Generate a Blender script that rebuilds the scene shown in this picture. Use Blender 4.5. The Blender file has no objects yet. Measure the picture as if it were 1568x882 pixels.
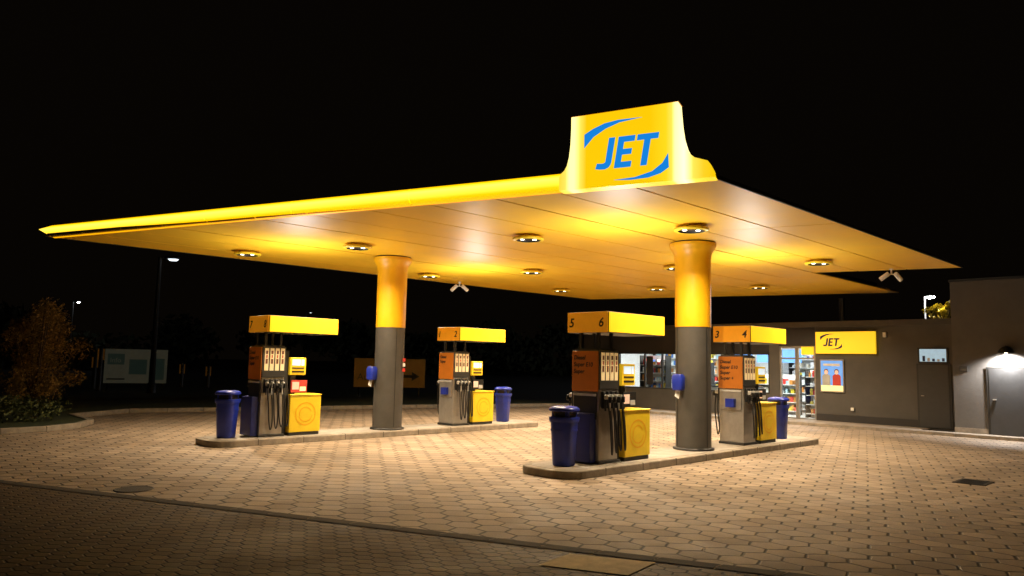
import bpy, math, random, bmesh
from mathutils import Vector, Matrix
random.seed(7)
sc=bpy.context.scene
col=sc.collection
sc.view_settings.view_transform='Standard'
try: sc.view_settings.look='None'
except: pass
sc.view_settings.exposure=0

# ---------------------------------------------------------------- materials
def S(r,g,b):
    f=lambda c:(c/255/12.92) if c/255<=0.04045 else ((c/255+0.055)/1.055)**2.4
    return (f(r),f(g),f(b))
def mat(name,c,rough=.5,metal=0,em=None,es=0,var=.12,bump=.0,scale=6,spec=.5,coat=0):
    m=bpy.data.materials.new(name);m.use_nodes=True
    nt=m.node_tree;N=nt.nodes;L=nt.links
    b=N['Principled BSDF']
    b.inputs['Roughness'].default_value=rough;b.inputs['Metallic'].default_value=metal
    b.inputs['Specular IOR Level'].default_value=spec
    b.inputs['Coat Weight'].default_value=coat
    tc=N.new('ShaderNodeTexCoord')
    n=N.new('ShaderNodeTexNoise');n.inputs['Scale'].default_value=scale;n.inputs['Detail'].default_value=5
    n.inputs['Roughness'].default_value=.65
    L.new(tc.outputs['Object'],n.inputs['Vector'])
    r=N.new('ShaderNodeValToRGB')
    r.color_ramp.elements[0].position=.3;r.color_ramp.elements[1].position=.7
    r.color_ramp.elements[0].color=tuple(x*(1-var) for x in c)+(1,)
    r.color_ramp.elements[1].color=tuple(min(1,x*(1+var)) for x in c)+(1,)
    L.new(n.outputs['Fac'],r.inputs['Fac']);L.new(r.outputs['Color'],b.inputs['Base Color'])
    mr=N.new('ShaderNodeMapRange');mr.inputs['To Min'].default_value=max(.03,rough-.08);mr.inputs['To Max'].default_value=min(1,rough+.1)
    L.new(n.outputs['Fac'],mr.inputs['Value']);L.new(mr.outputs['Result'],b.inputs['Roughness'])
    if bump:
        bp=N.new('ShaderNodeBump');bp.inputs['Strength'].default_value=bump;bp.inputs['Distance'].default_value=.01
        n2=N.new('ShaderNodeTexNoise');n2.inputs['Scale'].default_value=scale*8;n2.inputs['Detail'].default_value=4
        L.new(tc.outputs['Object'],n2.inputs['Vector'])
        L.new(n2.outputs['Fac'],bp.inputs['Height']);L.new(bp.outputs['Normal'],b.inputs['Normal'])
    if em:
        b.inputs['Emission Color'].default_value=em+(1,);b.inputs['Emission Strength'].default_value=es
    return m

def hex_mat(name,size,ang,base,joint,jw=.045,aniso=1.0):
    m=bpy.data.materials.new(name);m.use_nodes=True
    nt=m.node_tree;N=nt.nodes;L=nt.links;b=N['Principled BSDF']
    tc=N.new('ShaderNodeTexCoord')
    wob=N.new('ShaderNodeTexNoise');wob.inputs['Scale'].default_value=3.0;wob.inputs['Detail'].default_value=3
    L.new(tc.outputs['Object'],wob.inputs['Vector'])
    def vm(op,a,bb=None,v=None):
        n=N.new('ShaderNodeVectorMath');n.operation=op
        L.new(a,n.inputs[0])
        if bb is not None: L.new(bb,n.inputs[1])
        elif v is not None: n.inputs[1].default_value=v
        return n
    def ma(op,a,bb=None,v=None):
        n=N.new('ShaderNodeMath');n.operation=op
        L.new(a,n.inputs[0])
        if bb is not None: L.new(bb,n.inputs[1])
        elif v is not None: n.inputs[1].default_value=v
        return n
    def mrange(val,a,bb,c,d):
        n=N.new('ShaderNodeMapRange');n.inputs['From Min'].default_value=a;n.inputs['From Max'].default_value=bb
        n.inputs['To Min'].default_value=c;n.inputs['To Max'].default_value=d;L.new(val,n.inputs['Value']);return n.outputs[0]
    def noise(s,det,ro=.55):
        n=N.new('ShaderNodeTexNoise');n.inputs['Scale'].default_value=s;n.inputs['Detail'].default_value=det;n.inputs['Roughness'].default_value=ro
        L.new(tc.outputs['Object'],n.inputs['Vector']);return n.outputs['Fac']
    w0=vm('SUBTRACT',wob.outputs['Color'],v=(.5,.5,.5)).outputs[0]
    w1=vm('MULTIPLY',w0,v=(.05,.05,0)).outputs[0]
    pc=vm('ADD',tc.outputs['Object'],w1).outputs[0]
    mp=N.new('ShaderNodeMapping');mp.inputs['Rotation'].default_value=(0,0,-ang)
    L.new(pc,mp.inputs['Vector'])
    sc1=vm('MULTIPLY',mp.outputs[0],v=(1/size,1/size*aniso,0)).outputs[0]
    r3=math.sqrt(3)
    P=vm('ADD',sc1,v=(600,r3*400,0)).outputs[0]
    a=vm('SUBTRACT',vm('MODULO',P,v=(1,r3,1)).outputs[0],v=(.5,r3/2,0)).outputs[0]
    b2=vm('SUBTRACT',vm('MODULO',vm('SUBTRACT',P,v=(.5,r3/2,0)).outputs[0],v=(1,r3,1)).outputs[0],v=(.5,r3/2,0)).outputs[0]
    da=vm('DOT_PRODUCT',a,a).outputs['Value'];db=vm('DOT_PRODUCT',b2,b2).outputs['Value']
    mk=ma('LESS_THAN',da,db).outputs[0]
    mx=N.new('ShaderNodeMix');mx.data_type='VECTOR'
    L.new(mk,mx.inputs['Factor']);L.new(b2,mx.inputs[4]);L.new(a,mx.inputs[5])
    g=mx.outputs[1]
    ag=vm('ABSOLUTE',g).outputs[0]
    d1=vm('DOT_PRODUCT',ag,v=(.5,r3/2,0)).outputs['Value']
    sx=N.new('ShaderNodeSeparateXYZ');L.new(ag,sx.inputs[0])
    e=ma('SUBTRACT',ma('MAXIMUM',d1,sx.outputs[0]).outputs[0],v=.5).outputs[0]
    e=ma('MULTIPLY',e,v=-1).outputs[0]
    idv=vm('SUBTRACT',P,g).outputs[0]
    idr=vm('FLOOR',vm('ADD',vm('MULTIPLY',idv,v=(2,2/r3,0)).outputs[0],v=(.5,.5,.5)).outputs[0]).outputs[0]
    wn=N.new('ShaderNodeTexWhiteNoise');wn.noise_dimensions='3D';L.new(idr,wn.inputs['Vector'])
    big=noise(.45,6,.6);mid=noise(2.3,5);fine=noise(60,4);stain=noise(1.1,7,.7)
    jv=mrange(mid,.3,.7,.5,1.45)
    en=ma('DIVIDE',e,jv).outputs[0]
    jm=N.new('ShaderNodeMapRange');jm.interpolation_type='SMOOTHSTEP'
    jm.inputs['From Min'].default_value=jw*.2;jm.inputs['From Max'].default_value=jw
    L.new(en,jm.inputs['Value'])
    t=mrange(wn.outputs['Value'],0,1,.76,1.14)
    t2=mrange(big,.3,.7,.70,1.14)
    t3=mrange(fine,.3,.7,.84,1.1)
    t4=mrange(stain,.56,.72,1.0,.64)
    tt=ma('MULTIPLY',ma('MULTIPLY',ma('MULTIPLY',t,t2).outputs[0],t3).outputs[0],t4).outputs[0]
    cb=N.new('ShaderNodeVectorMath');cb.operation='SCALE';cb.inputs[0].default_value=base;L.new(tt,cb.inputs['Scale'])
    mc=N.new('ShaderNodeMix');mc.data_type='RGBA'
    L.new(jm.outputs[0],mc.inputs['Factor']);mc.inputs[6].default_value=joint+(1,);L.new(cb.outputs[0],mc.inputs[7])
    L.new(mc.outputs[2],b.inputs['Base Color'])
    L.new(mrange(stain,.4,.7,.74,.5),b.inputs['Roughness'])
    hh=ma('ADD',ma('MULTIPLY',jm.outputs[0],v=1.0).outputs[0],ma('MULTIPLY',wn.outputs['Value'],v=.6).outputs[0]).outputs[0]
    hh=ma('ADD',hh,ma('MULTIPLY',fine,v=.3).outputs[0]).outputs[0]
    bp=N.new('ShaderNodeBump');bp.inputs['Strength'].default_value=.8;bp.inputs['Distance'].default_value=.013
    L.new(hh,bp.inputs['Height']);L.new(bp.outputs['Normal'],b.inputs['Normal'])
    return m

YEL=(.80,.42,.008)
M=dict(
 ceil=mat('canopy_ceiling_paint',(.80,.47,.016),.44,0,var=.06,scale=1.2,spec=.6),
 dark=mat('dark_metal',(.025,.024,.022),.5,0),
 black=mat('black_plastic',(.012,.012,.012),.4),
 rubber=mat('black_rubber',(.01,.01,.01),.55),
 yel=mat('yellow_paint',YEL,.4,var=.04,spec=.4),
 yelcab=mat('yellow_cabinet',(.80,.58,.02),.4,var=.07),
 org=mat('orange_panel',(.50,.16,.012),.45,var=.08),
 org2=mat('orange_sign_end',(.75,.34,.015),.45,var=.05,em=(.75,.28,.01),es=.25),  # end face has no lamp; its faint glow is painted in
 colg=mat('column_grey',(.058,.053,.046),.5,var=.18,scale=3),
 silver=mat('brushed_silver',(.34,.32,.29),.38,.5,var=.12),
 lgrey=mat('light_grey_plastic',(.5,.5,.48),.45),
 white=mat('white_plastic',(.75,.75,.73),.4),
 blue=mat('blue_plastic',(.010,.026,.30),.38,var=.2,scale=5),
 bluep=mat('blue_panel',(.008,.018,.17),.4),
 kerb=mat('concrete_kerb',(.27,.23,.18),.8,var=.3,bump=.5,scale=5),
 kerbd=mat('stone_kerb_dark',(.055,.044,.033),.85,var=.35,bump=.5,scale=5),
 itop=mat('concrete_island',(.31,.28,.24),.8,var=.25,bump=.4,scale=4),
 wall=mat('render_wall_grey',(.098,.090,.078),.85,var=.14,bump=.3,scale=1.4),
 wall2=mat('render_wall_light',(.125,.115,.105),.85,var=.14,bump=.3,scale=1.4),
 wdark=mat('dark_fascia',(.03,.027,.026),.6),
 door=mat('steel_door_grey',(.045,.045,.046),.5),
 inner=mat('shop_interior_white',(.8,.8,.8),.7,var=.03),
 tile=mat('shop_floor_tile',(.5,.5,.48),.3),
 grass=mat('dark_grass',(.03,.04,.012),.95,var=.4,bump=1,scale=8),
 far=mat('far_ground',(.012,.012,.009),.95,var=.4),
 iron=mat('cast_iron',(.03,.025,.02),.6,.3,var=.3,bump=.6,scale=12),
 slab=mat('concrete_slab',(.62,.50,.30),.8,var=.22,bump=.5,scale=7),
 path=mat('footpath_slabs',(.30,.25,.20),.8,var=.2,bump=.5,scale=5),
 bark=mat('bark',(.09,.06,.04),.9,var=.3,bump=1),
 leafo=mat('autumn_leaves',(.30,.19,.045),.7,var=.5,scale=3),
 leafg=mat('green_leaves',(.085,.10,.03),.7,var=.4,scale=3),
 leafd=mat('distant_leaves',(.04,.045,.02),.9,var=.4,scale=.3),
 leafy=mat('yellow_leaves',(.38,.29,.03),.7,var=.3,scale=3),
 lampw=mat('lamp_lens',(.9,.9,.9),.3,em=(1,.88,.66),es=10),
 uplens=mat('uplight_lens',(.9,.9,.9),.3,em=(1,.95,.9),es=1.5),
 lampc=mat('street_lamp_lens',(.9,.9,.9),.3,em=(.88,.93,1),es=150),
 lampd=mat('dim_lamp_lens',(.9,.9,.9),.3,em=(.85,.92,1),es=2.0),
 pumpsign=mat('pump_sign_lightbox',(.8,.5,.02),.4,em=(1,.62,.008),es=.80),
 strip=mat('price_strip',(.7,.6,.4),.4,em=(1,.62,.25),es=.35),
 stripn=mat('strip_label',(.16,.05,.02),.5),
 screen=mat('lcd_screen',(.3,.4,.5),.2,em=(.75,.85,.9),es=.9),
 orange_l=mat('display_box',(.8,.5,.02),.4,em=(1,.60,.02),es=.45),
 jblue=mat('logo_blue',(.01,.14,.6),.4,em=(.010,.27,.86),es=.85,var=.02),
 jdark=mat('logo_navy',(.01,.02,.1),.4,var=.02),
 boxy=mat('wall_sign_lightbox',(.8,.5,.02),.4,em=(1,.62,.02),es=.85),
 pblue=mat('poster_blue',(.1,.25,.6),.5,em=(.12,.32,.75),es=.9),
 pyel=mat('poster_yellow',(.8,.7,.3),.5,em=(.9,.75,.35),es=.9),
 pskin=mat('poster_figure',(.6,.4,.3),.5,em=(.7,.45,.3),es=.7),
 pred=mat('poster_red',(.5,.05,.03),.5,em=(.5,.05,.03),es=.25),
 winb=mat('lit_window',(.2,.3,.4),.2,em=(.45,.62,.72),es=.7,var=.3),
 text=mat('black_lettering',(.02,.012,.01),.5),
 red=mat('red_sticker',(.55,.03,.02),.5),
 board=mat('billboard_paper',(.16,.155,.105),.7,em=(.35,.33,.22),es=.05,scale=2,var=.2),  # lit only from the forecourt; weak emission painted in for that light
 boardg=mat('billboard_picture',(.04,.07,.05),.7,em=(.1,.16,.12),es=.05),  # same painted-in glow as the board paper, no lamp behind
 osign=mat('direction_sign_orange',(.14,.06,.007),.6,em=(.5,.2,.02),es=.05,scale=2,var=.2),  # weak emission stands in for dim light on the plates; not a lamp
 ceilw=mat('shop_ceiling_light',(.9,.9,.9),.5,em=(.92,.96,1),es=6),
)
def glass():
    m=bpy.data.materials.new('window_glass');m.use_nodes=True
    nt=m.node_tree;N=nt.nodes;L=nt.links;N.clear()
    o=N.new('ShaderNodeOutputMaterial');t=N.new('ShaderNodeBsdfTransparent');g=N.new('ShaderNodeBsdfGlossy')
    g.inputs['Roughness'].default_value=.03
    t.inputs[0].default_value=(.9,.93,.92,1)
    mx=N.new('ShaderNodeMixShader');mx.inputs[0].default_value=.09
    L.new(t.outputs[0],mx.inputs[1]);L.new(g.outputs[0],mx.inputs[2]);L.new(mx.outputs[0],o.inputs[0])
    return m
M['glass']=glass()

def ramp_em(name,axis,stops,base,strength=1.0):
    """light-box skin: translucent acrylic whose brightness depends on the tubes behind it"""
    m=bpy.data.materials.new(name);m.use_nodes=True
    nt=m.node_tree;N=nt.nodes;L=nt.links;b=N['Principled BSDF']
    b.inputs['Base Color'].default_value=base+(1,);b.inputs['Roughness'].default_value=.35
    tc=N.new('ShaderNodeTexCoord');sp=N.new('ShaderNodeSeparateXYZ');L.new(tc.outputs['Object'],sp.inputs[0])
    lo,hi=stops[0][0],stops[-1][0]
    mr=N.new('ShaderNodeMapRange');mr.inputs['From Min'].default_value=lo;mr.inputs['From Max'].default_value=hi
    L.new(sp.outputs[axis],mr.inputs['Value'])
    r=N.new('ShaderNodeValToRGB');L.new(mr.outputs[0],r.inputs['Fac'])
    while len(r.color_ramp.elements)<len(stops): r.color_ramp.elements.new(.5)
    for e,(p,c) in zip(r.color_ramp.elements,stops):
        e.position=(p-lo)/(hi-lo)
    for e,(p,c) in zip(r.color_ramp.elements,stops): e.color=tuple(c)+(1,)
    L.new(r.outputs[0],b.inputs['Emission Color']);b.inputs['Emission Strength'].default_value=strength
    return m

# ---------------------------------------------------------------- mesh helpers
class MB:
    def __init__(s): s.v=[];s.f=[];s.mi=[];s.ms=[];s.sm=[]
    def m(s,mt):
        if mt not in s.ms: s.ms.append(mt)
        return s.ms.index(mt)
    def poly(s,pts,faces,mt,smooth=False):
        o=len(s.v);s.v+= [tuple(p) for p in pts];k=s.m(mt)
        for f in faces: s.f.append([o+i for i in f]);s.mi.append(k);s.sm.append(smooth)
    def box(s,x0,x1,y0,y1,z0,z1,mt):
        p=[(x0,y0,z0),(x1,y0,z0),(x1,y1,z0),(x0,y1,z0),(x0,y0,z1),(x1,y0,z1),(x1,y1,z1),(x0,y1,z1)]
        s.poly(p,[(0,3,2,1),(4,5,6,7),(0,1,5,4),(1,2,6,5),(2,3,7,6),(3,0,4,7)],mt)
    def prism(s,pts,z0,z1,mt,axis='z'):
        n=len(pts)
        A=[(x,y,z0) for x,y in pts]+[(x,y,z1) for x,y in pts]
        s.poly(A,[tuple(reversed(range(n))),tuple(range(n,2*n))]+[(i,(i+1)%n,n+(i+1)%n,n+i) for i in range(n)],mt)
    def lathe(s,prof,mt,cx=0,cy=0,n=32,cap=True):
        A=[];F=[]
        for r,z in prof:
            for i in range(n):
                a=2*math.pi*i/n;A.append((cx+r*math.cos(a),cy+r*math.sin(a),z))
        for k in range(len(prof)-1):
            for i in range(n): F.append((k*n+i,k*n+(i+1)%n,(k+1)*n+(i+1)%n,(k+1)*n+i))
        s.poly(A,F,mt,True)
        if cap:
            s.poly([A[i] for i in range(n)],[tuple(reversed(range(n)))],mt)
            s.poly([A[(len(prof)-1)*n+i] for i in range(n)],[tuple(range(n))],mt)
    def loft(s,secs,mt,n=6):
        A=[];F=[];T=4*n
        for z,hx,hy,r,cx,cy in secs:
            for q,(sx,sy) in enumerate([(1,1),(-1,1),(-1,-1),(1,-1)]):
                for i in range(n):
                    a=math.pi/2*q+math.pi/2*i/(n-1)
                    A.append((cx+sx*(hx-r)+r*math.cos(a),cy+sy*(hy-r)+r*math.sin(a),z))
        for k in range(len(secs)-1):
            for i in range(T): F.append((k*T+i,k*T+(i+1)%T,(k+1)*T+(i+1)%T,(k+1)*T+i))
        s.poly(A,F,mt,True)
        s.poly(A[:T],[tuple(reversed(range(T)))],mt);s.poly(A[-T:],[tuple(range(T))],mt)
    def obj(s,name,parent=None,bevel=0,seg=2,auto=False):
        me=bpy.data.meshes.new(name);me.from_pydata(s.v,[],s.f)
        for m in s.ms: me.materials.append(m)
        me.polygons.foreach_set('material_index',s.mi);me.polygons.foreach_set('use_smooth',s.sm);me.update()
        o=bpy.data.objects.new(name,me);col.objects.link(o)
        if parent: o.parent=parent
        if bevel:
            b=o.modifiers.new('bevel','BEVEL');b.width=bevel;b.segments=seg;b.limit_method='ANGLE';b.angle_limit=math.radians(50)
        return o
def empty(name,loc=(0,0,0),rz=0):
    e=bpy.data.objects.new(name,None);e.location=loc;e.rotation_euler=(0,0,rz);e.empty_display_size=.3;col.objects.link(e);return e
def text(body,size,loc,rot,mt,parent,ext=.002,off=.0,shear=0,align='LEFT',name='lettering'):
    c=bpy.data.curves.new(name,'FONT');c.body=body;c.size=size;c.extrude=ext;c.offset=off;c.shear=shear;c.align_x=align
    c.materials.append(mt);o=bpy.data.objects.new(name,c);o.location=loc;o.rotation_euler=rot;o.parent=parent;col.objects.link(o);return o
def tube(name,pts,r,mt,parent=None,res=8):
    c=bpy.data.curves.new(name,'CURVE');c.dimensions='3D';c.bevel_depth=r;c.bevel_resolution=3
    sp=c.splines.new('NURBS');sp.points.add(len(pts)-1)
    for p,q in zip(sp.points,pts): p.co=(*q,1)
    sp.use_endpoint_u=True;sp.order_u=3;sp.resolution_u=res
    c.materials.append(mt);o=bpy.data.objects.new(name,c);col.objects.link(o)
    if parent:o.parent=parent
    return o
def light(name,kind,loc,energy,color,parent=None,size=.2,direction=(0,0,-1),**k):
    l=bpy.data.lights.new(name,kind);l.energy=energy;l.color=color
    if kind=='AREA': l.shape='DISK';l.size=size
    else: l.shadow_soft_size=size
    for a,b in k.items(): setattr(l,a,b)
    o=bpy.data.objects.new(name,l);o.location=loc
    o.rotation_euler=Vector(direction).to_track_quat('-Z','Y').to_euler()
    col.objects.link(o)
    if parent:o.parent=parent
    return o
FX=(math.radians(90),0,math.radians(-90)) # text on a -X face
FY=(math.radians(90),0,0)                 # text on a -Y face

# ---------------------------------------------------------------- ground
def sheet(name,pts,z,mt):
    b=MB();b.poly([(x,y,z) for x,y in pts],[tuple(range(len(pts)))],mt);return b.obj(name)
sheet('ground',[(-400,-400),(500,-400),(500,500),(-400,500)],-.012,M['far'])
SK=math.radians(110)
fore=hex_mat('interlocking_forecourt_pavers',.36,SK,(.36,.275,.195),(.045,.032,.02),.06,aniso=1.3)
roadm=hex_mat('interlocking_road_pavers',.19,SK,(.115,.072,.034),(.013,.009,.006),.09,aniso=1.5)
def edge(Y,off=0): return 7.55-.432*Y+off
sheet('forecourt_paving',[(edge(-14),-14),(45,-14),(45,20.0),(24,20.0),(17,22.2),(7.7,24.3),(5.9,23.0),(5.8,20.8),(5.2,19.8),(4.4,19.25),(3.5,19.1),(edge(19.0),18.95)],-.004,fore)
sheet('road',[(edge(-14),-14),(edge(19.0),18.95),(-12,18.3),(-45,17),(-45,-14)],-.008,roadm)
b=MB()
for i in range(60):
    y0=-12+i*.5;y1=y0+.488
    if y1>18.9:break
    b.poly([(edge(y0,-.09),y0,0.0),(edge(y0,.09),y0,0.0),(edge(y1,.09),y1,0.0),(edge(y1,-.09),y1,0.0)],[(0,1,2,3)],M['kerbd'])
b.obj('drainage_gutter')
b=MB()
b.poly([(4.86,4.55,.001),(5.36,4.62,.001),(5.72,3.92,.001),(5.20,3.84,.001)],[(0,1,2,3)],M['slab'])
b.obj('concrete_access_slab')
b=MB();b.lathe([(.24,-.002),(.24,.005),(.22,.005),(.215,.002)],M['iron'],3.45,10.5);b.obj('manhole_cover')
b=MB();b.box(13.4,14.0,3.15,3.6,-.003,.006,M['iron'])
for i in range(7): b.box(13.45+i*.08,13.48+i*.08,3.2,3.55,.006,.012,M['black'])
b.obj('drain_grate')

bed=[(-40,18.0),(-12,18.35),(edge(19.0),18.97),(3.5,19.12),(4.4,19.27),(5.2,19.82),(5.78,20.8),(5.88,23.0),(7.7,24.32),(17,22.22),(24,20.02),(24,60),(-40,60)]
sheet('lawn',bed,.09,M['grass'])
b=MB()
for (a,c) in zip(bed[:-3],bed[1:-2]):
    a=Vector(a);c=Vector(c);d=(c-a).normalized();n=Vector((-d.y,d.x))*.14
    L=(c-a).length;k=max(1,int(L/1.0))
    for i in range(k):
        p=a+d*(L*i/k+.005);q=a+d*(L*(i+1)/k-.005)
        b.prism([(p.x,p.y),(q.x,q.y),(q.x+n.x,q.y+n.y),(p.x+n.x,p.y+n.y)],-.01,.12,M['kerb'])
b.obj('lawn_kerb',bevel=.015)
b=MB()
y=-6.0
while y<19.5:
    b.box(22.75,22.87,y,y+.99,-.01,.085,M['kerb'])
    x1=24.18 if y>=6.1 else 23.27
    for yy in (y,y+.5):
        x=22.88
        while x<x1-.02:
            xe=min(x+.43,x1);b.box(x,xe-.008,yy,yy+.49,-.01,.08+random.uniform(0,.003),M['path']);x+=.44
    y+=1.0
b.obj('shop_footpath',bevel=.006)

# ---------------------------------------------------------------- islands
def island(x0,x1,y0,y1):
    e=empty('pump_island')
    def outline(ins):
        r=.42;P=[]
        for cx,cy,a0 in [(x1-r,y1-r,0),(x0+r,y1-r,90),(x0+r,y0+r,180),(x1-r,y0+r,270)]:
            for i in range(9):
                a=math.radians(a0+i*90/8);P.append((cx+(r-ins)*math.cos(a),cy+(r-ins)*math.sin(a)))
        return P
    b=MB();b.prism(outline(0),-.01,.12,M['kerb']);b.obj('kerb_ring',e,.02)
    b=MB();b.prism(outline(.14),.05,.124,M['itop']);b.obj('paved_top',e)
    b=MB()
    x=x0+.9
    while x<x1-.5:
        b.box(x,x+.012,y0-.002,y0+.15,.0,.1215,M['kerbd']);b.box(x,x+.012,y1-.15,y1+.002,.0,.1215,M['kerbd']);x+=1.0
    b.obj('kerb_joints',e)
    return e
island(8.55,17.75,7.42,8.62)
island(6.05,15.35,14.22,15.42)

# ---------------------------------------------------------------- fuel pumps
def pump(x,y,nums,lines,blue=True,red=False):
    e=empty('fuel_pump',(x,y,.124))
    W=.56
    b=MB()
    b.box(-.02,.56,-.02,W+.02,0,.05,M['dark'])
    b.box(.0,.50,.0,W,.05,1.22,M['silver'])
    b.box(-.012,.512,-.012,W+.012,1.22,1.86,M['colg'])
    b.box(.50,.62,.05,W-.05,.05,1.78,M['dark'])
    b.obj('dispenser_tower',e,.012)
    b=MB();b.box(-.035,-.013,.0,W,1.17,1.84,M['org']);b.box(-.03,-.001,.04,W-.04,.72,1.15,M['black'] if blue else M['silver'])
    if blue: b.box(-.16,-.004,.06,W-.02,.03,.82,M['bluep'])
    else:
        b.box(-.12,-.003,.16,.36,.78,.96,M['blue'])
    b.box(-.042,-.03,.03,W-.03,1.10,1.14,M['lgrey'])
    b.obj('end_panel',e,.01)
    for i,t in enumerate(lines):
        text(t,.10,(-.038,W-.04,1.70-.115*i),FX,M['text'],e,.001,.0025,.15,name='fuel_names')
    for sgn in (0,1):
        ys=lambda d: (-.012-d if sgn==0 else W+.012+d)
        def sb(bb,x0,x1,d0,d1,z0,z1,mt):
            ya,yb=sorted((ys(d0),ys(d1)));bb.box(x0,x1,ya,yb,z0,z1,mt)
        b=MB()
        for i in range(4):
            x0=.035+i*.118
            sb(b,x0,x0+.085,.002,.012,1.36,1.82,M['strip'])
            sb(b,x0+.02,x0+.065,.0125,.016,1.70,1.77,M['stripn'])
            sb(b,x0+.02,x0+.065,.0125,.016,1.50,1.60,M['stripn'])
            sb(b,x0+.03,x0+.055,.0125,.016,1.62,1.68,M['red'])
        sb(b,.0,.5,.0,.008,1.22,1.345,M['dark'])
        b.obj('price_strips',e)
        b=MB()
        for i in range(4):
            x0=.05+i*.118
            sb(b,x0-.012,x0+.062,-.004,.05,.90,1.18,M['black'])
            sb(b,x0,x0+.05,.05,.13,1.05,1.13,M['lgrey'])
            sb(b,x0+.005,x0+.045,.13,.19,1.0,1.10,M['black'])
            sb(b,x0+.010,x0+.040,.05,.08,.86,1.05,M['lgrey'] if i%2 else M['black'])
        b.obj('nozzles',e,.014,2)
        for i in range(4):
            x0=.075+i*.118;s=-1 if sgn==0 else 1;o=0 if sgn==0 else W
            j=random.uniform(-.03,.03)
            tube('hose',[(x0,o+s*.12,1.03),(x0+.01,o+s*.17,.80),(x0+.05+j,o+s*.16,.35+.03*i),(x0+.10,o+s*.14,.10+.02*i+abs(j)),(x0+.15,o+s*.12,.30),(x0+.13,o+s*.10,.8),(x0+.12,o+s*.03,1.1)],.0135,M['rubber'],e)
    b=MB();b.box(.63,1.36,-.06,W-.02,.07,.84,M['yelcab']);b.box(.61,1.38,-.075,W-.01,.84,.865,M['yelcab']);b.box(.64,1.35,-.04,W-.04,0,.07,M['dark'])
    b.obj('yellow_cabinet',e,.018,3)
    b=MB()
    for r0,r1,a0,a1 in [(.22,.245,0,360),(.13,.15,20,200),(.15,.17,200,350)]:
        k=28;A=[]
        for i in range(k+1):
            a=math.radians(a0+(a1-a0)*i/k)
            for r in (r0,r1): A.append((1.0+r*math.cos(a),-.064,.45+r*math.sin(a)))
        b.poly(A,[(2*i,2*i+2,2*i+3,2*i+1) for i in range(k)],M['yel'])
    b.obj('cabinet_emblem',e)
    b=MB();b.box(.62,1.0,.0,W-.02,1.27,1.64,M['orange_l']);b.box(.66,.80,.06,W-.08,.865,1.27,M['dark'])
    b.obj('display_head',e,.02,3)
    b=MB()
    for yy0,yy1 in ((-.008,-.001),(W-.019,W-.012)):
        b.box(.67,.86,yy0,yy1,1.47,1.60,M['screen']);b.box(.67,.95,yy0,yy1,1.40,1.43,M['text']);b.box(.88,.95,yy0,yy1,1.47,1.60,M['screen']);b.box(.67,.95,yy0,yy1,1.32,1.36,M['text'])
    b.obj('display_screen',e)
    b=MB();b.box(.68,1.05,.02,.05,.90,1.16,M['pred'] if red else M['black']);b.box(.70,.86,.014,.019,.96,1.12,M['pskin']);b.box(.88,1.02,.014,.019,.93,1.02,M['pyel'] if red else M['lgrey'])
    b.obj('advert_panel',e,.004)
    b=MB()
    for px in (.06,.40):
        for py in (.06,W-.12): b.box(px,px+.05,py,py+.05,1.86,2.16,M['dark'])
    b.box(.0,.5,.04,W-.04,1.86,1.885,M['dark'])
    b.obj('sign_posts',e)
    b=MB();b.box(0.02,1.63,-.17,W+.14,2.15,2.50,M['dark']);b.obj('sign_body',e,.01)
    b=MB();b.box(-.006,.019,-.165,W+.135,2.155,2.495,M['org2']);b.box(.03,1.62,-.186,-.171,2.16,2.49,M['pumpsign']);b.box(.03,1.62,W+.141,W+.156,2.16,2.49,M['pumpsign']);b.box(1.631,1.645,-.165,W+.135,2.155,2.495,M['org2'])
    b.box(.2,1.4,.15,.3,2.501,2.506,M['uplens'])
    b.obj('sign_faces',e,.004)
    text(nums[0],.21,(-.009,W+.10,2.25),FX,M['text'],e,.001,.004,.2,name='pump_number')
    text(nums[1],.21,(-.009,.02,2.25),FX,M['text'],e,.001,.004,.2,name='pump_number')
    light('sign_uplight','AREA',(.8,.2,2.52),76,(.97,.95,.93),e,.45,(0,0,1))
    return e
pump(9.64,7.72,'56',['Diesel','Super E10','Super'])
pump(14.45,7.72,'34',['Diesel','Super E10','Super','Super +'],False)
pump(7.10,14.52,'78',['Diesel','Super E10','Super'],True,True)
pump(12.25,14.52,'12',['Diesel','Super'],False)

# ---------------------------------------------------------------- bins
def bin_(x,y,rz=0):
    e=empty('trash_bin',(x,y,.124),rz)
    b=MB()
    b.loft([(0,.145,.145,.10,0,0),(.02,.16,.16,.11,0,0),(.66,.195,.195,.135,0,0),(.69,.195,.195,.135,0,0)],M['blue'],9)
    b.obj('body',e)
    b=MB()
    b.loft([(.692,.212,.212,.145,0,0),(.74,.222,.222,.15,0,0),(.775,.22,.22,.15,0,0)],M['blue'],9)
    b.loft([(.775,.17,.17,.12,0,0),(.87,.17,.17,.12,0,0)],M['black'],9)
    for a in (45,135,225,315):
        ca,sa=math.cos(math.radians(a)),math.sin(math.radians(a));cx,cy=.158*ca,.158*sa
        b.loft([(.776,.045,.045,.03,cx,cy),(.868,.045,.045,.03,cx,cy)],M['blue'])
    b.loft([(.865,.215,.215,.145,0,0),(.885,.224,.224,.15,0,0),(.91,.218,.218,.15,0,0),(.935,.185,.185,.13,0,0),(.948,.12,.12,.09,0,0)],M['blue'],9)
    b.obj('lid',e)
    b=MB();b.loft([(.55,.196,.196,.135,0,0),(.565,.198,.198,.136,0,0),(.58,.196,.196,.135,0,0)],M['blue'],9);b.obj('rib',e)
bin_(9.08,7.98,.2);bin_(6.55,14.82,.6);bin_(16.62,8.0,.1);bin_(14.38,14.9,.4)

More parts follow.
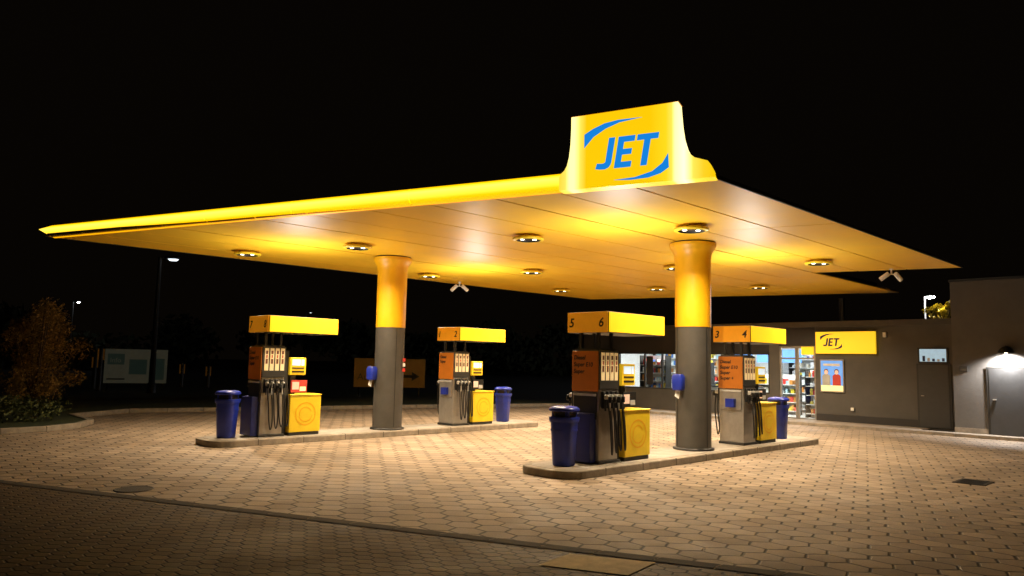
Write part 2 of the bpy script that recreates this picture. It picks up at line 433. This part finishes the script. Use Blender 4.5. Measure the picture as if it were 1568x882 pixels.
# ---------------------------------------------------------------- canopy
ZC=4.22
xf=lambda Y: 8.59-.363*(Y-4.96)
xb1=lambda Y: 19.94-.33*(Y-5.0)
xb2=lambda Y: 25.4-.33*(Y-7.96)
Y0,Y1,YN=4.96,18.1,8.1
can=empty('gas_station_canopy')
edges=[Y0,6.06,7.10,YN]+[YN+(Y1-YN)*i/9 for i in range(1,10)]
b=MB()
for i in range(len(edges)-1):
    a,c=edges[i]+.016,edges[i+1]-.016
    xb=xb1 if i<3 else xb2
    xs=[0,.36,.70,1.0]
    for k in range(3):
        dz=random.uniform(0,.006)
        def X(Y,t,g): return xf(Y)+(xb(Y)-xf(Y))*t+g
        b.prism([(X(a,xs[k],.006),a),(X(a,xs[k+1],-.006),a),(X(c,xs[k+1],-.006),c),(X(c,xs[k],.006),c)],ZC+dz,ZC+.03,M['ceil'])
b.obj('ceiling_panels',can)
b=MB()
b.prism([(xf(Y0)+.02,Y0+.02),(xb1(Y0)-.02,Y0+.02),(xb1(YN)-.02,YN+.02),(xb2(YN)-.02,YN+.02),(xb2(Y1)-.02,Y1-.02),(xf(Y1)+.02,Y1-.02)],ZC+.032,ZC+.07,M['dark'])
b.prism([(xf(Y0)+.3,Y0+.5),(xb1(Y0)-.5,Y0+.5),(xb1(YN)-.5,YN+.5),(xb2(YN)-.5,YN+.5),(xb2(Y1)-.5,Y1-.5),(xf(Y1)+.3,Y1-.5)],ZC+.071,ZC+.30,M['dark'])
b.obj('roof_deck',can)
b=MB()
b.box(xf(Y0),xb1(Y0),Y0-.02,Y0+.005,ZC-.005,ZC+.055,M['wdark'])
b.box(xf(Y1),xb2(Y1),Y1,Y1+.02,ZC-.005,ZC+.06,M['wdark'])
b.obj('edge_trim',can)
fm=ramp_em('fascia_acrylic','Z',[(ZC-.03,S(235,150,0)),(ZC+.05,S(255,195,0)),(ZC+.12,(1.5,.98,.07)),(ZC+.17,(1.7,1.15,.12)),(ZC+.22,(1.1,.68,.0)),(ZC+.27,S(240,165,0))],(.7,.45,.02),1.3)
ud=Vector((.3303,-.9439));nd=Vector((-.9439,-.3303))
prof=[(0,ZC-.012),(.05,ZC+.0),(.10,ZC+.04),(.135,ZC+.09),(.15,ZC+.15),(.13,ZC+.21),(.08,ZC+.25),(0,ZC+.265)]
org=Vector((8.59,4.96))
Ltot=(Y1-Y0)/.9439
cuts=[1.95,4.75,7.2,9.3,11.2,12.9,Ltot]
for a,c in zip(cuts[:-1],cuts[1:]):
    A=[]
    for t in (a+.008,c-.008):
        for d,z in prof:
            p=org-ud*t+nd*d;A.append((p.x,p.y,z))
    k=len(prof);b=MB()
    b.poly(A,[(i,i+1,k+i+1,k+i) for i in range(k-1)],fm,True)
    b.poly(A[:k],[tuple(range(k))],fm);b.poly(A[k:],[tuple(reversed(range(k)))],fm)
    b.obj('fascia_lightbox',can)
p0=org-ud*(Ltot-.006);tip=org-ud*(Ltot+.42)+nd*.10
A=[]
for d,z in prof:
    p=p0+nd*d;A.append((p.x,p.y,z))
A.append((tip.x,tip.y,ZC+.19))
b=MB();k=len(prof);b.poly(A,[(i,i+1,k) for i in range(k-1)]+[(k-1,0,k)],fm,True);b.obj('fascia_end',can)
def column(x,y):
    b=MB()
    b.lathe([(.40,.12),(.40,.16),(.375,.17)],M['black'],x,y)
    b.lathe([(.345,.16),(.345,2.52)],M['colg'],x,y,48)
    b.lathe([(.352,2.522),(.354,3.5),(.358,3.86),(.372,3.97),(.41,4.06),(.455,4.12),(.465,4.15),(.465,4.20)],M['yel'],x,y,48)
    b.lathe([(.44,4.195),(.44,4.225)],M['dark'],x,y,48)
    for a in (-18,-100,150):
        ca,sa=math.cos(math.radians(a)),math.sin(math.radians(a))
        r=.346
        t=Vector((-sa,ca))*.008
        b.prism([(x+ca*r-t.x,y+sa*r-t.y),(x+ca*(r+.004)-t.x,y+sa*(r+.004)-t.y),(x+ca*(r+.004)+t.x,y+sa*(r+.004)+t.y),(x+ca*r+t.x,y+sa*r+t.y)],.2,2.5,M['black'])
    b.obj('column',can)
column(12.96,8.0);column(10.40,14.72)
WARM=(1.0,.80,.55)
LP=[(7.6,16.6),(13.0,16.6),(18.3,16.3),(8.67,13.6),(14.1,13.6),(19.6,13.4),(10.2,9.95),(15.6,10.1),(20.9,10.6),(11.3,7.0),(16.75,7.05)]
for x,y in LP:
    b=MB()
    b.lathe([(.18,ZC+.01),(.18,ZC-.03),(.30,ZC-.05),(.31,ZC-.075),(.29,ZC-.095),(.235,ZC-.098)],M['yelcab'],x,y,32,False)
    b.lathe([(.234,ZC-.099),(.234,ZC-.06),(.01,ZC-.06)],M['dark'],x,y,32,False)
    for i in (-1,1):
        b.lathe([(.04,ZC-.085),(.04,ZC-.08)],M['lampw'],x+.12*i*.7,y-.12*i*.7,12)
    b.obj('ceiling_light',can)
    light('downlight','AREA',(x,y,ZC-.10),210,WARM,can,.11,spread=math.radians(144))
# ---------------------------------------------------------------- roof sign
JY=S(255,205,8);JY2=S(255,222,30);JW=(1.7,1.45,.50);JW2=(1.15,.85,.10)
sm=ramp_em('sign_acrylic','X',[(-.2,(1,.65,0)),(-.03,(1.2,.85,.12)),(.03,JW),(.10,JW),(.19,JW2),(.28,JY),(1.2,JY),(1.42,JY2),(1.50,JW2),(1.54,JW),(1.66,(2.0,1.75,.8)),(1.78,JW2),(1.92,(1,.66,.02)),(2.06,(1,.62,0))],(.7,.5,.03))
sign=empty('illuminated_canopy_sign')
sign.matrix_world=Matrix(((ud.x,0,nd.x,7.92+nd.x*.155),(ud.y,0,nd.y,6.88+nd.y*.155),(0,1,0,0),(0,0,0,1)))
out=[(2.06,4.205),(2.02,4.33),(1.97,4.43),(1.90,4.455),(1.80,4.49),(1.72,4.56),(1.67,4.66),(1.63,4.80),(1.605,4.97),(1.59,5.14),(1.58,5.28),(.05,5.26),(.05,5.1),(.04,4.85),(.02,4.68),(-.01,4.56),(-.05,4.49),(-.10,4.45),(-.13,4.40),(-.13,4.205)]
b=MB();b.prism([(x,y) for x,y in reversed(out)],-.22,0,sm)
b.obj('lightbox_body',sign)
b=MB();b.poly([(.04,5.262,-.23),(1.59,5.282,-.23),(1.59,5.282,.008),(.04,5.262,.008),(.04,5.278,-.23),(1.59,5.298,-.23),(1.59,5.298,.008),(.04,5.278,.008)],[(0,3,2,1),(4,5,6,7),(0,1,5,4),(1,2,6,5),(2,3,7,6),(3,0,4,7)],M['org']);b.obj('top_frame',sign)
def logo(par,ox,oy,s,mt,z=.004):
    b=MB()
    sh=lambda pts:[(ox+s*(x+.16*y),oy+s*y) for x,y in pts]
    def P(pts): 
        q=sh(pts);b.prism(q,z,z+.006,mt)
    P([(.12,.44),(.12,.10),(.10,.085),(.07,.082),(.0,.09),(-.012,.012),(.06,.0),(.13,-.002),(.18,.02),(.205,.06),(.21,.10),(.21,.44)][::-1])
    P([(.26,.0),(.35,.0),(.35,.44),(.26,.44)])
    P([(.3502,.0),(.50,.0),(.50,.082),(.3502,.082)]);P([(.3502,.18),(.48,.18),(.48,.26),(.3502,.26)]);P([(.3502,.358),(.50,.358),(.50,.44),(.3502,.44)])
    P([(.53,.358),(.83,.358),(.83,.44),(.53,.44)]);P([(.635,.0),(.725,.0),(.725,.3578),(.635,.3578)])
    def arc(pts):
        q=[(ox+s*x,oy+s*y) for x,y in pts];n=len(q)//2
        A=[(x,y,z) for x,y in q]
        b.poly(A,[(i,i+1,2*n-2-i,2*n-1-i) for i in range(n-1)],mt)
    arc([(-.18,.53),(-.05,.60),(.12,.66),(.32,.685),(.66,.68),(.66,.678),(.34,.645),(.14,.58),(-.04,.48),(-.18,.33)])
    arc([(.26,-.165),(.50,-.185),(.75,-.175),(.92,-.13),(1.03,-.06),(1.02,.14),(.94,.01),(.80,-.09),(.56,-.15),(.26,-.163)])
    b.obj('logo_lettering',par)
logo(sign,.43,4.45,1.0,M['jblue'])

# ---------------------------------------------------------------- column dispensers & cameras
def dispenser(x,y,rz,z):
    e=empty('paper_towel_dispenser',(x,y,z),rz)
    b=MB();b.loft([(0,.09,.09,.04,0,0),(.05,.11,.10,.05,0,0),(.26,.11,.10,.05,0,0),(.31,.08,.08,.04,0,0)],M['blue']);b.box(-.05,.05,.08,.16,.05,.25,M['dark']);b.obj('housing',e)
    b=MB();b.poly([(-.05,-.02,0),(.05,-.02,0),(.04,-.05,-.10),(.02,-.03,-.17),(-.05,-.06,-.12)],[(0,1,2,3,4)],M['white']);b.obj('paper',e)
dispenser(12.52,8.06,math.radians(-80),1.28)
dispenser(9.97,14.80,math.radians(-80),1.28)
b=MB();
for z0,c in ((1.72,'red'),(1.60,'white'),(1.48,'red')): b.box(10.55,10.62,14.38,14.39,z0,z0+.08,M[c])
b.obj('column_sticker')
def cctv(x,y,rz):
    e=empty('security_camera',(x,y,ZC),rz)
    b=MB();b.lathe([(.05,-.001),(.05,-.03)],M['white'],0,0,16);b.lathe([(.02,-.03),(.02,-.14)],M['white'],0,0,12);b.box(-.15,.15,-.015,.015,-.15,-.125,M['white']);b.obj('bracket',e)
    for s in (-1,1):
        b=MB();b.lathe([(.05,-.15),(.055,-.13),(.055,.09),(.045,.10)],M['white'],0,0,20);b.lathe([(.043,-.151),(.043,-.152)],M['black'],0,0,20)
        o=b.obj('camera_head',e);o.location=(s*.15,0,-.18);o.rotation_euler=(math.radians(20),math.radians(s*-50),0)
cctv(14.9,17.5,math.radians(-45));cctv(19.2,6.3,math.radians(-45))

# ---------------------------------------------------------------- shop building
shop=empty('station_shop')
FXX=24.2
b=MB()
b.box(FXX,FXX+.25,6.15,10.36,.30,3.12,M['wall']);b.box(FXX-.012,FXX+.25,6.15,10.36,0,.298,M['wdark'])
b.box(FXX,FXX+.25,10.362,11.6,2.49,3.12,M['wdark'])
b.box(FXX,FXX+.25,11.602,11.95,0,3.12,M['wall'])
b.box(FXX,FXX+.25,11.952,18.45,0,.85,M['wall']);b.box(FXX,FXX+.25,11.952,18.45,2.26,3.12,M['wdark'])
b.box(FXX,FXX+.25,18.452,20.2,0,3.12,M['wdark'])
b.box(FXX+.25,31,20.0,20.2,0,3.12,M['wall']);b.box(30.8,31,6.15,20,0,3.12,M['wall']);
b.obj('facade_walls',shop)
b=MB();b.box(FXX-.12,31.1,6.16,20.3,3.125,3.25,M['wdark']);b.box(FXX-.15,FXX-.122,6.16,20.3,3.10,3.28,M['colg']);b.obj('roof_slab',shop,.01)
b=MB();b.box(23.3,31,-6,6.12,0,4.24,M['wall2']);b.box(23.25,31.05,-6.05,6.14,4.245,4.31,M['dark']);b.obj('service_block',shop)
b=MB();b.box(23.28,23.299,-6,6.13,0,.22,M['kerb']);b.obj('block_plinth',shop)
b=MB();b.box(FXX+.26,29,10.1,10.2,0,3.1,M['inner']);b.box(29,29.1,10.1,19.9,0,3.1,M['inner']);b.box(FXX+.26,29,19.8,19.9,0,3.1,M['inner'])
b.box(FXX+.25,29.1,10.1,19.9,.0,.03,M['tile']);b.box(FXX+.26,29.1,10.1,19.9,2.9,3.0,M['inner'])
for i in range(5): b.box(25,28.2,11+i*1.8,11.4+i*1.8,2.87,2.895,M['ceilw'])
b.obj('interior_shell',shop)
for yy in (11.3,14,17): light('shop_ceiling_lamp','AREA',(26,yy,2.84),150,(.98,.97,.93),shop,1.2)
pm=[mat('goods_%d'%i,c,.45,var=.15,scale=20) for i,c in enumerate([(.6,.05,.04),(.7,.55,.05),(.05,.15,.5),(.75,.75,.72),(.75,.75,.75),(.6,.25,.05),(.65,.6,.5),(.05,.05,.05),(.4,.6,.7),(.8,.8,.8)])]
def shelf(x,y0,y1,h,dep=.4,fill=.92,nm='shelf_unit'):
    b=MB()
    b.box(x+dep,x+dep+.04,y0,y1,0.03,h,M['white'])
    b.box(x,x+dep,y0-.03,y0-.001,0.03,h,M['dark']);b.box(x,x+dep,y1+.001,y1+.03,.03,h,M['dark'])
    z=.15
    while z<h-.1:
        b.box(x,x+dep-.001,y0,y1,z,z+.025,M['white'])
        y=y0+.02
        while y<y1-.14:
            w=random.uniform(.05,.13);hh=random.uniform(.10,.23)
            if random.random()<fill: b.box(x+.03+random.random()*.05,x+dep-.06,y,y+w-.01,z+.026,z+.026+hh,random.choice(pm))
            y+=w
        z+=.32
    b.obj(nm,shop)
shelf(28.4,10.4,13.2,2.3,fill=.8);shelf(28.4,15.2,19.6,2.3,fill=.8)
shelf(25.3,16.9,18.1,2.15);shelf(25.9,15.3,16.5,1.9);shelf(26.8,12.2,14.4,1.5,fill=.7);shelf(25.9,11.0,11.45,1.7)
b=MB();b.box(25.2,25.8,13.0,14.9,.03,1.0,M['lgrey']);b.box(25.15,25.85,12.95,14.95,1.0,1.04,M['dark']);b.obj('counter',shop,.01)
b=MB()
for (y,z) in ((12.3,2.3),(13.3,2.3),(14.3,2.3)): b.box(27.5,27.53,y,y+.8,z-.35,z+.15,M['pblue'])
b.box(28.9,28.95,13.4,15.0,1.3,2.3,M['white']);b.obj('menu_boards',shop)
b=MB()
for y in (11.95,13.5,14.9,16.3,17.1,18.39): b.box(FXX+.03,FXX+.10,y,y+.06,.85,2.26,M['dark'])
b.box(FXX+.03,FXX+.10,11.95,18.45,2.19,2.2595,M['dark']);b.box(FXX+.02,FXX+.12,11.95,18.45,.8505,.90,M['dark'])
b.obj('window_frames',shop)
b=MB();b.box(FXX+.06,FXX+.066,12.0,18.4,.9,2.19,M['glass']);b.box(FXX+.06,FXX+.066,10.42,11.55,.1,2.42,M['glass']);b.obj('window_glass',shop)
b=MB();b.box(FXX+.045,FXX+.05,16.75,17.05,1.0,2.1,M['wdark']);b.box(FXX+.045,FXX+.05,13.6,14.0,1.4,2.0,M['white']);b.obj('window_posters',shop)
b=MB()
for y in (10.362,10.93,11.0,11.54): b.box(FXX+.02,FXX+.09,y,y+.055,.03,2.42,M['silver'])
b.box(FXX+.02,FXX+.09,10.362,11.595,2.42,2.489,M['silver']);b.box(FXX+.025,FXX+.085,10.42,11.54,.03,.12,M['silver']);b.box(FXX+.025,FXX+.085,10.42,11.54,2.05,2.10,M['silver'])
b.obj('sliding_door_frame',shop)
b=MB();b.box(FXX-.08,FXX-.005,10.40,10.80,2.2,2.46,M['boxy']);b.obj('entrance_sign',shop,.01)
b=MB();b.box(FXX-.05,FXX-.002,9.43,10.20,1.0,2.05,M['silver']);b.obj('poster_frame',shop,.008)
b=MB();b.box(FXX-.06,FXX-.052,9.47,10.16,1.04,1.22,M['pyel']);b.box(FXX-.06,FXX-.052,9.47,10.16,1.221,2.01,M['pblue'])
def disc(b,x,cy,cz,ry,rz,mt,n=16):
    b.poly([(x,cy+ry*math.cos(-2*math.pi*i/n),cz+rz*math.sin(-2*math.pi*i/n)) for i in range(n)],[tuple(range(n))],mt)
for cy,mt in ((9.99,M['lgrey']),(9.66,M['pred'])):
    b.box(FXX-.064,FXX-.061,cy-.13,cy+.13,1.221,1.50,mt);disc(b,FXX-.0645,cy,1.50,.13,.09,mt);disc(b,FXX-.066,cy,1.665,.075,.085,M['stripn']);disc(b,FXX-.068,cy,1.64,.06,.075,M['pskin'])
b.box(FXX-.066,FXX-.061,9.55,10.08,1.84,1.92,M['white'])
b.obj('advert_poster',shop)
b=MB();b.box(FXX-.03,FXX-.001,6.40,7.32,.09,1.96,M['dark']);b.box(FXX-.045,FXX-.031,6.46,7.26,.10,1.92,M['door']);b.box(FXX-.09,FXX-.046,7.12,7.2,1.0,1.03,M['silver']);b.obj('side_door',shop,.004)
b=MB();b.box(FXX-.03,FXX-.001,6.46,7.27,1.98,2.43,M['dark']);b.box(FXX-.036,FXX-.031,6.51,7.22,2.02,2.39,M['winb'])
for i in range(5):
    h=random.uniform(.05,.16);b.box(FXX-.041,FXX-.037,6.55+i*.13,6.62+i*.13,2.03,2.04+h,M['lgrey'] if i%2 else M['jdark'])
b.obj('lit_side_window',shop)
b=MB();b.box(23.262,23.278,4.1,5.32,.09,1.88,M['dark']);b.box(23.25,23.261,4.16,5.26,.10,1.84,M['door']);b.box(23.20,23.249,5.1,5.18,1.0,1.03,M['silver']);b.obj('service_door',shop,.004)
b=MB()
b.box(FXX-.06,FXX-.002,9.15,9.25,.45,.55,M['white']);b.box(FXX-.10,FXX-.002,8.12,8.22,2.75,2.9,M['white']);b.box(23.24,23.299,5.75,5.95,1.75,1.9,M['colg']);b.lathe([(.04,.09),(.04,3.1)],M['colg'],FXX-.06,6.25,12);b.obj('wall_fittings',shop,.01)
def wall_lamp(x,y,z,e,par):
    g=empty('wall_lamp',(x,y,z))
    b=MB();b.lathe([(.03,.16),(.10,.13),(.17,.05),(.19,-.02)],M['dark'],-.2,0,24,False);b.lathe([(.05,.02),(.06,-.01),(.01,-.03)],M['lampw'],-.2,0,16,False);b.box(-.2,0,-.015,.015,.14,.17,M['dark']);b.obj('shade',g)
    light('wall_lamp_light','SPOT',(-.24,0,-.04),e,(1,.96,.92),g,.06,(0.30,0,-1),spot_size=math.radians(150),spot_blend=.6)
wall_lamp(23.29,4.80,2.28,520,shop)
ws=empty('shop_logo_sign')
ws.matrix_world=Matrix(((0,0,-1,FXX-.11),(-1,0,0,10.30),(0,1,0,2.24),(0,0,0,1)))
b=MB();b.box(0,1.86,0,.70,-.10,0,M['boxy']);b.obj('lightbox',ws,.01)
b=MB();b.box(-.02,1.88,.702,.73,-.11,.01,M['dark']);b.obj('cap',ws)
logo(ws,.26,.24,.58,M['jdark'])
b=MB();b.box(26.2,26.35,10.2,10.35,3.25,4.22,M['dark']);b.obj('canopy_support_post')

# ---------------------------------------------------------------- background street furniture
def facing(x,y): return math.atan2(y,x)-math.pi/2
def street_lamp(x,y,z,r=.11,arm=.8,lens='lampc',rz=0,e=0,ls=1):
    g=empty('street_lamp',(x,y,0),rz)
    b=MB();b.lathe([(r*1.5,0),(r*1.5,.5),(r,.55),(r*.6,z)],M['dark'],0,0,16);b.box(0,arm,-.04,.04,z-.06,z,M['dark']);b.loft([(z-.09,.30,.13,.08,arm+.2,0),(z+.02,.34,.15,.08,arm+.2,0),(z+.06,.2,.08,.05,arm+.2,0)],M['dark']);b.obj('pole',g)
    b=MB();b.loft([(z-.09-.07*ls,.14*ls,.12*ls,.08*ls,arm+.25,0),(z-.091,.20*ls,.17*ls,.08*ls,arm+.25,0)],M[lens]);b.obj('lamp_lens',g)
    if e: light('lamp_light','POINT',(arm+.25,0,z-.5),e,(.95,.95,1),g,.15)
street_lamp(11.8,34.6,6.15,.13,.35,'lampd',math.radians(-45))
street_lamp(66.4,19.3,7.8,.1,.5,'lampc',math.radians(-134),3000,1.7)
for px,z,d in ((112,7.4,80),(250,5.9,90),(320,4.2,100),(470,8.0,100)):
    lat=(px-784)/1132*d;x=.7009*d+.7133*lat;y=.7133*d-.7009*lat
    street_lamp(x,y,z,.08,.3,'lampc' if px<200 else 'lampd',-.8,0,.6)
g=empty('information_board',(11.98,37.3,.09),facing(11.98,37.3))
b=MB();b.box(-1.32,1.32,-.03,.03,.34,1.92,M['board'])
for x in (-1.2,1.12): b.box(x,x+.08,.031,.10,0,1.9,M['dark'])
b.obj('panel',g,.01)
b=MB();b.box(-.3,.45,-.045,-.031,.75,1.45,M['boardg']);b.box(-1.2,-.5,-.045,-.031,1.2,1.7,M['boardg']);b.box(.55,1.2,-.045,-.031,.5,1.5,M['boardg']);b.box(-1.2,-.45,-.045,-.031,.5,.56,M['text']);b.obj('pictures',g)
text('Info',.3,(-1.1,-.05,1.3),FY,M['board'],g,.002)
g=empty('direction_sign',(19.9,28.1,.09),facing(19.9,28.1))
b=MB();b.box(-1.6,1.6,-.03,.03,.42,1.72,M['osign'])
for x in (-1.4,1.3): b.box(x,x+.08,.031,.1,0,1.7,M['dark'])
b.obj('panel',g,.01)
b=MB();A=[(.55,.86),(1.0,.86),(1.0,.72),(1.35,.93),(1.0,1.14),(1.0,1.0),(.55,1.0)]
b.poly([(x,-.034,z) for x,z in A],[tuple(range(7))],M['text']);b.obj('arrow',g)
text('e',.6,(.45,-.034,1.2),FY,M['text'],g,.001);text('Ausfahrt',.42,(-1.45,-.034,.75),FY,M['text'],g,.001)
for px,d,h in ((160,34,2.0),(152,36,1.6),(285,40,1.3),(325,40,1.2)):
    lat=(px-784)/1132*d;x=.7009*d+.7133*lat;y=.7133*d-.7009*lat
    b=MB();b.lathe([(.09,.09),(.09,h),(.05,h+.05)],M['colg'],x,y,12);b.box(x-.14,x+.14,y-.02,y+.02,h-.5,h,M['osign']);b.obj('marker_post')

# ---------------------------------------------------------------- vegetation
def leaves(name,clumps,mt,n,size,parent=None,z0=None):
    b=MB();A=[];F=[]
    for i in range(n):
        c,r=random.choice(clumps)
        while True:
            v=Vector((random.uniform(-1,1),random.uniform(-1,1),random.uniform(-1,1)))
            if v.length<1: break
        v=v*(.5+.5*v.length)
        p=Vector(c)+Vector((v.x*r[0],v.y*r[1],v.z*r[2]))
        if z0 and p.z<z0: continue
        a=Vector((random.gauss(0,1),random.gauss(0,1),random.gauss(0,1))).normalized()
        t=a.cross(Vector((random.random()+.1,random.random(),random.random()))).normalized()
        s=size*random.uniform(.6,1.4);k=len(A)
        A+= [p-a*s,p+t*s*.45,p+a*s,p-t*s*.45];F.append((k,k+1,k+2,k+3))
    b.poly(A,F,mt);return b.obj(name,parent)
def branchy(name,x,y,z,h,spread,mt,n,size,k=12,trunk=.05):
    e=empty(name,(x,y,z))
    cl=[]
    for i in range(k):
        a=random.uniform(0,6.28);rr=spread*random.uniform(.2,1);hh=h*random.uniform(.2,1.0)
        q=(rr*math.cos(a)*(.6 if hh>h*.8 else 1),rr*math.sin(a),hh)
        cl.append((q,(spread*.30*random.uniform(.6,1.5),)*2+(h*.11*random.uniform(.7,1.6),)))
        tube('limb',[(0,0,0),(q[0]*.35,q[1]*.35,hh*.45),(q[0],q[1],hh)],trunk*.4,M['bark'],e,3)
    leaves('foliage',cl,mt,n,size,e)
branchy('autumn_shrub',5.2,24.3,.09,2.8,1.1,M['leafo'],10000,.04,36)
branchy('autumn_shrub',2.6,25.8,.09,2.3,1.1,M['leafo'],5000,.045,20)
cl=[]
for i in range(60):
    x=random.uniform(-2.5,5.0);y=random.uniform(20.2,24.0)
    cl.append(((x,y,.30+random.uniform(0,.18)),(.6,.6,.26)))
leaves('ground_cover_hedge',cl,M['leafg'],16000,.05,z0=.09)
e=empty('deciduous_tree',(64.9,17.4,0))
b=MB();b.lathe([(.22,0),(.16,3),(.08,5.4)],M['bark'],0,0,12);b.obj('trunk',e)
cl=[]
for i in range(46):
    a=random.uniform(0,6.28);r=random.uniform(.1,1.9);zz=random.uniform(4.0,7.0)
    q=(r*math.cos(a),r*math.sin(a),zz);s=random.uniform(.22,.42);cl.append((q,(s,s,s*.8)))
    tube('limb',[(0,0,3.5),(q[0]*.5,q[1]*.5,q[2]*.85),q],.035,M['bark'],e,3)
leaves('crown',cl,M['leafy'],3200,.10,e)
cl=[]
for i in range(160):
    t=random.random();x=-20+130*t;y=110-55*t+random.uniform(-4,4)
    cl.append(((x,y,random.uniform(.5,5.5)),(3,3,1.8)))
leaves('distant_tree_row',cl,M['leafd'],20000,.5)

# ---------------------------------------------------------------- world (night)
w=bpy.data.worlds.new('World');sc.world=w;w.use_nodes=True
N=w.node_tree.nodes;L=w.node_tree.links;bg=N['Background']
sk=N.new('ShaderNodeTexSky');sk.sky_type='NISHITA';sk.sun_disc=False;sk.sun_elevation=math.radians(-4);sk.sun_rotation=math.radians(200)
hs=N.new('ShaderNodeMix');hs.data_type='RGBA';hs.inputs['Factor'].default_value=.9
L.new(sk.outputs[0],hs.inputs[6]);hs.inputs[7].default_value=(.034,.023,.014,1)
L.new(hs.outputs[2],bg.inputs['Color']);bg.inputs['Strength'].default_value=.06

# ---------------------------------------------------------------- camera
f=1132.0;th=math.radians(45.5);ph=math.atan(114/f);ro=math.radians(1.15)
F=Vector((math.cos(th)*math.cos(ph),math.sin(th)*math.cos(ph),math.sin(ph)))
R0=Vector((math.sin(th),-math.cos(th),0));U0=R0.cross(F)
R=R0*math.cos(ro)+U0*math.sin(ro);U=U0*math.cos(ro)-R0*math.sin(ro)
cd=bpy.data.cameras.new('camera');cam=bpy.data.objects.new('camera',cd);col.objects.link(cam)
cam.matrix_world=Matrix(((R.x,U.x,-F.x,0),(R.y,U.y,-F.y,0),(R.z,U.z,-F.z,1.75),(0,0,0,1)))
cd.sensor_width=36;cd.lens=f/1568*36;cd.clip_end=2000;cd.clip_start=.05
sc.camera=cam
